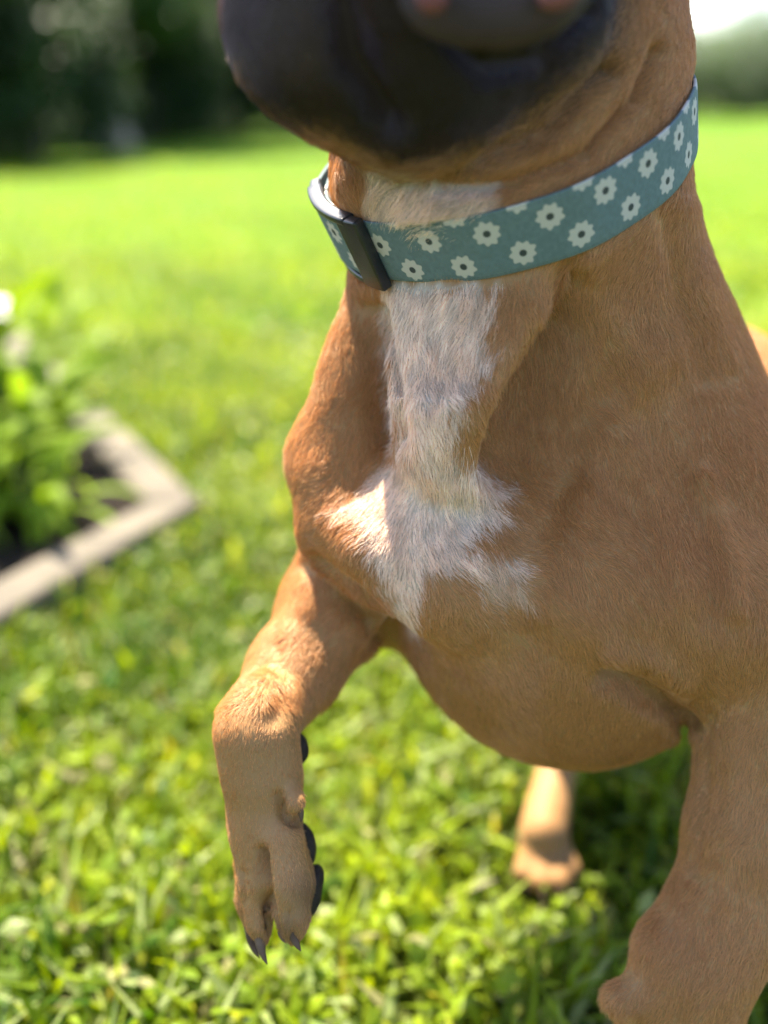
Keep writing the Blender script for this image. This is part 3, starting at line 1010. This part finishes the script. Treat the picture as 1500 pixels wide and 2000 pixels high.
def grass_cols(p, r, lo=(.035, .085, .006), hi=(.25, .32, .008)):
    n = len(p)
    t = np.clip(fbm(p, 5, 41, 2) * .9 + r.normal(0, .22, n) - .1, 0, 1)[:, None]
    c = np.array(lo)[None] * (1 - t) + np.array(hi)[None] * t
    dry = (r.random(n) < .05)[:, None]
    glint_ = (r.random(n) < .13)[:, None]
    c = np.where(glint_, np.array([.25, .30, .11])[None], c)  # a share of pale leaves: highlights painted into the leaf colour
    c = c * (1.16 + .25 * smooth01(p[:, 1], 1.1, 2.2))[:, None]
    return np.where(dry, np.array([.26, .25, .10])[None], c) * r.uniform(.8, 1.2, (n, 1))


q = .3 if 'coarse' in DEV else 1.0
parts_g = []
for (y0, y1, dens, s) in ((-.6, .25, 7000, 1.0), (.25, 1.1, 13000, 1.0), (1.1, 2.2, 9000, 1.15), (2.2, 3.4, 2200, 1.15), (3.4, 5, 900, 1.2), (5, 8, 300, 1.4), (8, 13, 60, 1.6)):
    x, y = scatter(y0, y1, dens * q * 1.7)
    n = len(x); p = np.stack([x, y, 0 * x], 1)
    hgt = (.8 + .5 * fbm(p, 7, 2, 2)) * np.where(np.minimum(np.hypot(x - .104, y - .52), np.hypot(x - .285, y - .52)) < .055, .35, 1)
    L = rng.uniform(.026, .058, n) * hgt * (1 if s < 1.2 else .7); W = rng.uniform(.0028, .0066, n) * s
    parts_g.append(leaf_cloud(p, L, W, rng.uniform(0, 2 * math.pi, n), np.abs(rng.normal(.55, .4, n)), grass_cols(p, rng), rng.uniform(.2, .9, n), 'blade'))
    x, y = scatter(y0, y1, dens * q * .42)
    n = len(x); p = np.stack([x, y, 0 * x], 1)
    dens_n = fbm(p, 4.5, 12, 2); kk = rng.random(n) < smooth01(dens_n, .25, .6) + .15
    p = p[kk]; n = len(p); p[:, 2] = rng.uniform(.006, .036, n) * (.8 + .4 * fbm(p, 7, 2, 2)) * s ** .3 * np.where(np.hypot(p[:, 0] - .104, p[:, 1] - .52) < .06, .3, 1)
    L = rng.uniform(.009, .024, n) * s; W = L * rng.uniform(.35, .7, n)
    parts_g.append(leaf_cloud(p, L, W, rng.uniform(0, 2 * math.pi, n), np.abs(rng.normal(1.05, .45, n)), grass_cols(p, rng, (.035, .09, .006), (.24, .31, .010)), rng.uniform(.1, .6, n), 'broad'))
gv, gfc, gc = merge(parts_g)
lawn = obj('grass', mesh_np('grass', gv, gfc, False, gc), leafmat)
tag(lawn, 'short bright green lawn of blades and small clover leaves', 'grass', kind='stuff')

# ------------------------------------------------------------------ garden bed: stone edging, soil, plants
stone = simple_mat('pale_concrete', (.075, .064, .05), .85, .3, (.165, .14, .105), 9, .7, 90, .004)
edging = empty('garden_edging', (O_c[0], O_c[1], 0))
tag(edging, 'pale sandy stone edging with a sharp corner round the planted garden bed', 'edging')


def edge_stone(a, b_, ia, ib, z1, r):
    import bmesh
    bm = bmesh.new()
    lo_ = [bm.verts.new((p[0] - O_c[0], p[1] - O_c[1], -.03)) for p in (a, b_, ib, ia)]
    hi_ = [bm.verts.new((p[0] - O_c[0] + r.normal(0, .0012), p[1] - O_c[1] + r.normal(0, .0012), z1 + r.normal(0, .0012))) for p in (a, b_, ib, ia)]
    bm.faces.new(lo_[::-1]); bm.faces.new(hi_)
    for i in range(4): bm.faces.new((lo_[i], lo_[(i + 1) % 4], hi_[(i + 1) % 4], hi_[i]))
    bmesh.ops.recalc_face_normals(bm, faces=bm.faces)
    bmesh.ops.bevel(bm, geom=list(bm.edges), offset=.007, segments=2, affect='EDGES', profile=.6)
    me = bpy.data.meshes.new('edging_stone'); bm.to_mesh(me); bm.free()
    for pl in me.polygons: pl.use_smooth = True
    obj('edging_stone', me, stone, edging)


r3 = np.random.default_rng(21)
for dirv, total in ((dn, 1.9), (df, 2.4)):
    s = 0.0; first = True
    nin = np.array([-dirv[1], dirv[0]])
    if nin @ bis < 0: nin = -nin
    while s < total:
        L = .44 + r3.normal(0, .015); g = .006
        a = O_c + dirv * (s + (0.003 if first else g)); b_ = O_c + dirv * (s + L)
        ia = I_c + dirv * 0.002 if first else a + nin * EW
        ib = b_ + nin * EW
        edge_stone(a, b_, ia, ib, .036 + r3.normal(0, .002), r3)
        s += L; first = False
soil = simple_mat('dark_soil', (.009, .007, .006), .95, .1, (.022, .016, .012), 30, 1.0, 60, .02)
pts_b = [I_c, I_c + dn * 2.0, I_c + dn * 2.0 + df * 2.4, I_c + df * 2.4]
ns = 60
sv = []
for i in range(ns + 1):
    for j in range(ns + 1):
        p = I_c + dn * 2.0 * i / ns + df * 2.4 * j / ns
        sv.append((p[0], p[1], .006))
sv = np.array(sv); sv[:, 2] += .022 * fbm(sv, 16, 3, 3)
si = np.arange((ns + 1) ** 2).reshape(ns + 1, ns + 1)
sf = np.stack([si[:-1, :-1], si[1:, :-1], si[1:, 1:], si[:-1, 1:]], -1).reshape(-1, 4)
if np.cross(sv[sf[0, 1]] - sv[sf[0, 0]], sv[sf[0, 3]] - sv[sf[0, 0]])[2] < 0: sf = sf[:, ::-1]
tag(obj('soil', mesh_np('soil', sv, sf, True), soil), kind='structure')

TR_TINT = (1.3, 1.3, .4)
plantmat = attr_mat('plant_leaf', .6, .15, None, .4)


def leaf_mesh(name, L, W, droop, seed, fold=.25):
    r = np.random.default_rng(seed)
    nseg = 9; vs = []; cs = []
    x = z = 0.0; ang = 1.15
    base = np.array([.15, .23, .016]) * r.uniform(.8, 1.25)
    for i in range(nseg + 1):
        t = i / nseg
        w = W * (math.sin(math.pi * min(1, t * .92 + .06)) ** .8) * (1 - .25 * t) * .5
        if i == nseg: w = .0006
        tw = .3 * math.sin(t * 3 + seed)
        for sgn in (-1, 0, 1):
            vs.append((x, sgn * w, z + (abs(sgn) * w * fold) + sgn * w * tw)); cs.append(base * (1.25 if sgn == 0 else 1.0))
        x += math.cos(ang) * L / nseg; z += math.sin(ang) * L / nseg
        ang -= droop / nseg
    fs = []
    for i in range(nseg):
        for j in (0, 1):
            a = i * 3 + j; fs.append((a, a + 1, a + 4, a + 3))
    return mesh_np(name, vs, np.array(fs), True, np.array(cs))


def leafy_plant(loc, nleaf, L, W, droop, label, stem_h, seed, strap=False, flower=None):
    r = np.random.default_rng(seed)
    t = empty('garden_plant', (loc[0], loc[1], .02)); tag(t, label, 'plant', 'plants in the garden bed')
    kinds = [leaf_mesh('leaf', L * s_, W, droop * r.uniform(.8, 1.25), seed * 10 + i) for i, s_ in enumerate((.75, .9, 1.0, 1.15))]
    # stems
    nst = 1 if strap else 5
    sv_, sf_ = [], []
    tips = []
    for s_ in range(nst):
        az = 2 * math.pi * s_ / nst + r.uniform(-.5, .5); out_ = 0 if strap else stem_h * .45
        for i in range(7):
            tt_ = i / 6
            c = np.array([math.cos(az) * out_ * tt_ ** 1.3, math.sin(az) * out_ * tt_ ** 1.3, stem_h * tt_ * (1 - .12 * tt_)])
            if s_ >= 0: tips.append((c, az))
            for j in range(6):
                ph_ = math.pi * j / 3; rr = .0042 * (1 - .6 * tt_)
                sv_.append(c + rr * np.array([math.cos(ph_), math.sin(ph_), 0]))
        o_ = s_ * 42
        for i in range(6):
            for j in range(6):
                sf_.append((o_ + i * 6 + j, o_ + i * 6 + (j + 1) % 6, o_ + (i + 1) * 6 + (j + 1) % 6, o_ + (i + 1) * 6 + j))
    obj('stem', mesh_np('stem', sv_, np.array(sf_), True, np.tile([.09, .16, .03], (len(sv_), 1))), plantmat, t)
    for i in range(nleaf):
        if strap:
            c = np.array([r.normal(0, .012), r.normal(0, .012), 0]); az = r.uniform(0, 2 * math.pi)
        else:
            c, a0 = tips[r.integers(1, len(tips))]; az = a0 + r.normal(0, 1.3)
        o = bpy.data.objects.new('leaf', kinds[r.integers(0, 4)])
        COL.objects.link(o); o.parent = t
        if not kinds[0].materials:
            for k_ in kinds: k_.materials.append(plantmat)
        o.location = tuple(c); o.rotation_euler = (r.normal(0, .25), r.normal(.0, .3), az)
        s_ = r.uniform(.6, 1.0); o.scale = (s_, s_, s_)
    if flower is not None:
        white = simple_mat('white_petal', (.75, .72, .66), .6, .3); yel = simple_mat('flower_heart', (.6, .4, .05), .8, .2)
        fl = obj('flower', ellipsoid_mesh('flower', np.array(dog.location), np.array([.012, .008, .012]), [np.array([1., 0, 0]), np.array([0, 0, 1.]), np.array([0, 1., 0])]), yel, t)
        fl.location = flower
        pm = leaf_mesh('petal', .045, .020, 1.2, 5, .1)
        for i in range(16):
            o = bpy.data.objects.new('petal', pm); COL.objects.link(o); o.parent = fl
            if not pm.materials: pm.materials.append(white)
            o.rotation_euler = (0, .35 + .25 * (i % 2), 2 * math.pi * i / 16)
    return t


def bed(u, v): return ground(u, v, .02)[:2]


leafy_plant(bed(-5, 1010), 44, .115, .034, 1.5, 'bushy broad leaved green plant nearest the corner of the bed', .14, 3)
leafy_plant(bed(75, 1015), 24, .19, .024, 2.5, 'clump of long drooping strap leaves over the dark soil', .03, 4, strap=True)
leafy_plant(bed(-60, 930), 40, .13, .036, 1.4, 'tall leafy green plant with one white flower at the left edge', .19, 5, flower=(.055, -.03, .215))
leafy_plant(bed(100, 898), 42, .11, .034, 1.6, 'low leafy green plant spreading over the far side of the edging', .11, 6)
leafy_plant(bed(50, 862), 42, .13, .038, 1.4, 'leafy green plant standing behind the others in the bed', .18, 8)
leafy_plant(bed(-180, 1100), 16, .22, .019, 2.4, 'clump of strap leaves at the lower left edge of the bed', .03, 9, strap=True)

# ------------------------------------------------------------------ trees and shrubs beyond the lawn
TR_TINT = (1.2, 1.3, .45)
crownmat = attr_mat('tree_foliage', .5, .4, None, .32)
bark = simple_mat('grey_brown_bark', (.14, .105, .08), .9, .2, (.26, .20, .15), 9, .8, 40, .02)
palebark = simple_mat('pale_bark_sun_tint', (.55, .46, .37), .85, .3, (.30, .22, .16), 5, .8, 30, .02)  # pale bark, lightened further to stand for sunlight on the trunk


def crown_mesh(name, blobs, n, leaf, cols, seed, gap=.45):
    r = np.random.default_rng(seed)
    P_ = []; per = n // len(blobs)
    for (cx, cy, cz, rx, rz) in blobs:
        ncl = 26
        cdir = r.normal(size=(ncl, 3)); cdir /= np.linalg.norm(cdir, axis=1, keepdims=True)
        cdist = r.uniform(.45, 1.0, (ncl, 1))
        cen = cdir * cdist
        k = r.integers(0, ncl, per)
        q_ = cen[k] + r.normal(0, .17, (per, 3))
        P_.append(np.stack([cx + q_[:, 0] * rx, cy + q_[:, 1] * rx, cz + q_[:, 2] * rz], 1))
    P_ = np.concatenate(P_)
    P_ = P_[P_[:, 2] > .02]
    m = len(P_)
    t = np.clip(fbm(P_, 1.6, seed, 2) + r.normal(0, .18, m), 0, 1)[:, None]
    c = np.array(cols[0])[None] * (1 - t) + np.array(cols[1])[None] * t
    L = r.uniform(.7, 1.3, m) * leaf
    v, f, cc_ = leaf_cloud(P_, L, L * r.uniform(.45, .7, m), r.uniform(0, 2 * math.pi, m), r.uniform(.3, 2.4, m), c, .3, 'broad', r)
    return mesh_np(name, v, f, False, cc_)


def trunk_mesh(name, pts, seed=0, seg=10):
    vs = []; fs = []
    r = np.random.default_rng(seed); wob = r.uniform(.88, 1.12, seg)
    for i, (x, y, z, rad) in enumerate(pts):
        for j in range(seg):
            ph_ = 2 * math.pi * j / seg
            vs.append((x + rad * wob[j] * math.cos(ph_), y + rad * wob[j] * math.sin(ph_), z))
    for i in range(len(pts) - 1):
        for j in range(seg):
            fs.append((i * seg + j, i * seg + (j + 1) % seg, (i + 1) * seg + (j + 1) % seg, (i + 1) * seg + j))
    return mesh_np(name, vs, np.array(fs))


def tree(name, loc, trunk, blobs, n, leaf, cols, label, cat, seed, mat=None, group='trees and shrubs beyond the lawn'):
    t = empty(name, (loc[0], loc[1], 0)); tag(t, label, cat, group)
    if isinstance(trunk[0], (int, float)): trunk = [trunk]
    if trunk:
        obj('trunk', trunk_mesh('trunk', trunk if len(trunk) > 1 else trunk, seed), mat or bark, t)
    obj('crown', crown_mesh('crown', blobs, n, leaf, cols, seed), crownmat, t)
    return t


DK = ((.020, .042, .016), (.045, .085, .025)); MD = ((.035, .075, .018), (.075, .14, .03)); YG = ((.10, .17, .02), (.20, .28, .035)); GR = ((.09, .12, .085), (.17, .20, .15))


def at_px(u, dist): return ((u - 750) / FPX * dist * 1.0, dist)


def shrub(u, dist, w, h, cols, label, seed, n=5000, leaf=.09, name='shrub'):
    x, y = at_px(u, dist)
    bl = [(0, 0, h * .5, w * .5, h * .52), (-w * .3, .1, h * .42, w * .33, h * .42), (w * .3, -.1, h * .40, w * .33, h * .40), (0, .2, h * .72, w * .36, h * .30)]
    return tree(name, (x, y), [(0, 0, 0, .05), (.03, 0, h * .35, .04), (0, .02, h * .7, .02)], bl, n, leaf, cols, label, 'shrub', seed)


shrub(-60, 8.7, 2.0, 2.2, DK, 'dark dense evergreen shrub at the far left of the lawn edge', 101, 9000)
shrub(110, 9.4, 1.5, 1.9, DK, 'dark evergreen shrub just left of the pale barked tree', 102, 8000)
shrub(330, 13.5, 1.6, 2.0, DK, 'dark round shrub just right of the pale barked tree', 103, 8000)
shrub(470, 16.5, 2.4, 2.4, DK, 'dark shrub beside the dog muzzle at the lawn edge', 104, 8000)
shrub(700, 21, 4.0, 3.0, DK, 'wide dark shrub hidden behind the dog head', 105, 6000, .12)
shrub(1000, 25, 4.6, 3.0, MD, 'wide green shrub further right behind the dog head', 106, 6000, .13)
shrub(1270, 30, 4.2, 2.2, MD, 'mid green shrub right of the dog neck at the far edge', 107, 6000, .14)
shrub(1410, 29, 3.8, 2.1, DK, 'low dark shrub at the far right edge of the lawn', 108, 6000, .13)
shrub(1520, 33, 3.4, 2.0, GR, 'grey green shrub at the far right behind the lawn', 109, 6000, .14)
shrub(312, 9.6, .36, .30, YG, 'tiny yellow', 110, 10) if False else None
for i, (u, dd, w, h) in enumerate(((-40, 13, 2.6, 2.6), (60, 14, 2.4, 2.4), (190, 15.5, 2.4, 2.6), (270, 17, 2.8, 2.6), (400, 17, 2.8, 2.8), (560, 19, 3.4, 3.0))):
    shrub(u, dd, w, h, DK, ['tall dark shrub in the back row at the far left edge', 'dark shrub in the back row behind the left evergreen', 'dark shrub directly behind the pale barked tree',
                            'dark back row shrub seen just right of the pale trunk', 'tall dark back row shrub left of the muzzle', 'wide dark back row shrub half hidden by the muzzle'][i], 140 + i, 7000, .11)
# pale trunked tree, its crown starting just above eye height
px_, py_ = at_px(232, 12.6)
tree('garden_tree', (px_, py_), [(.05, 0, 0, .36), (.03, 0, .12, .30), (0, 0, .45, .25), (-.04, 0, .9, .23), (-.08, 0, 1.5, .20), (-.05, .1, 2.6, .11), (.05, .1, 3.8, .06)],
     [(0, 0, 3.6, 1.7, 1.2), (-.8, .3, 2.9, 1.2, .8), (.9, .2, 3.0, 1.2, .8), (.55, -.2, 1.42, .60, .36), (-.65, .1, 1.5, .6, .36)], 14000, .11, MD,
     'tree with a pale trunk, sunlight painted into its bark, standing at the left lawn edge', 'tree', 120, palebark)
for (u, dd, h, lab, sd_, cl) in ((20, 15, 6, 'tall dark tree rising behind the shrubs at far left', 131, DK), (420, 18, 7, 'tall dark tree behind the shrubs left of the dog head', 132, DK),
                                 (820, 30, 7, 'tall tree hidden behind the dog muzzle', 133, MD)):
    x, y = at_px(u, dd)
    tree('garden_tree', (x, y), [(0, 0, 0, .22), (.05, 0, 1.5, .17), (0, .1, h * .6, .1), (0, 0, h * .85, .04)],
         [(0, 0, h * .66, h * .33, h * .30), (-h * .22, 0, h * .42, h * .22, h * .2), (h * .22, 0, h * .42, h * .22, h * .2), (0, 0, h * .24, h * .26, h * .16)], 12000, .16, cl, lab, 'tree', sd_)
hb = []
for i in range(26):
    t_ = i / 25
    hy = 7.7 + 12.5 * t_ ** 1.5; hx = (-300 + 880 * t_ - 750) / FPX * hy
    hb.append((hx + 4, hy - 12, .36, .55 + .3 * t_, .40 + .1 * t_))
hd = empty('hedge', (-4, 12, 0)); tag(hd, 'low dark hedge running along the left edge of the lawn', 'hedge')
obj('crown', crown_mesh('crown', hb, 30000, .07, DK, 171), crownmat, hd)
obj('stem', trunk_mesh('stem', [(0, 0, 0, .04), (.02, 0, .2, .03), (0, 0, .35, .02)], 3), bark, hd)
# a far wood that reads as one mass
r4 = np.random.default_rng(77)
wb = []
for i in range(60):
    x = -45 + 110 * i / 59; y = 52 + 8 * math.sin(i * 1.3) + r4.uniform(-2, 2); h = r4.uniform(3.0, 4.0) + (3.0 if x < 3 else 0.3)
    wb.append((x, y, h * .5, 2.3, h * .62))
tag(obj('woodland', crown_mesh('woodland', wb, 52000, .34, MD, 55), crownmat), 'far off wood along the horizon behind the lawn', 'woodland', kind='stuff')
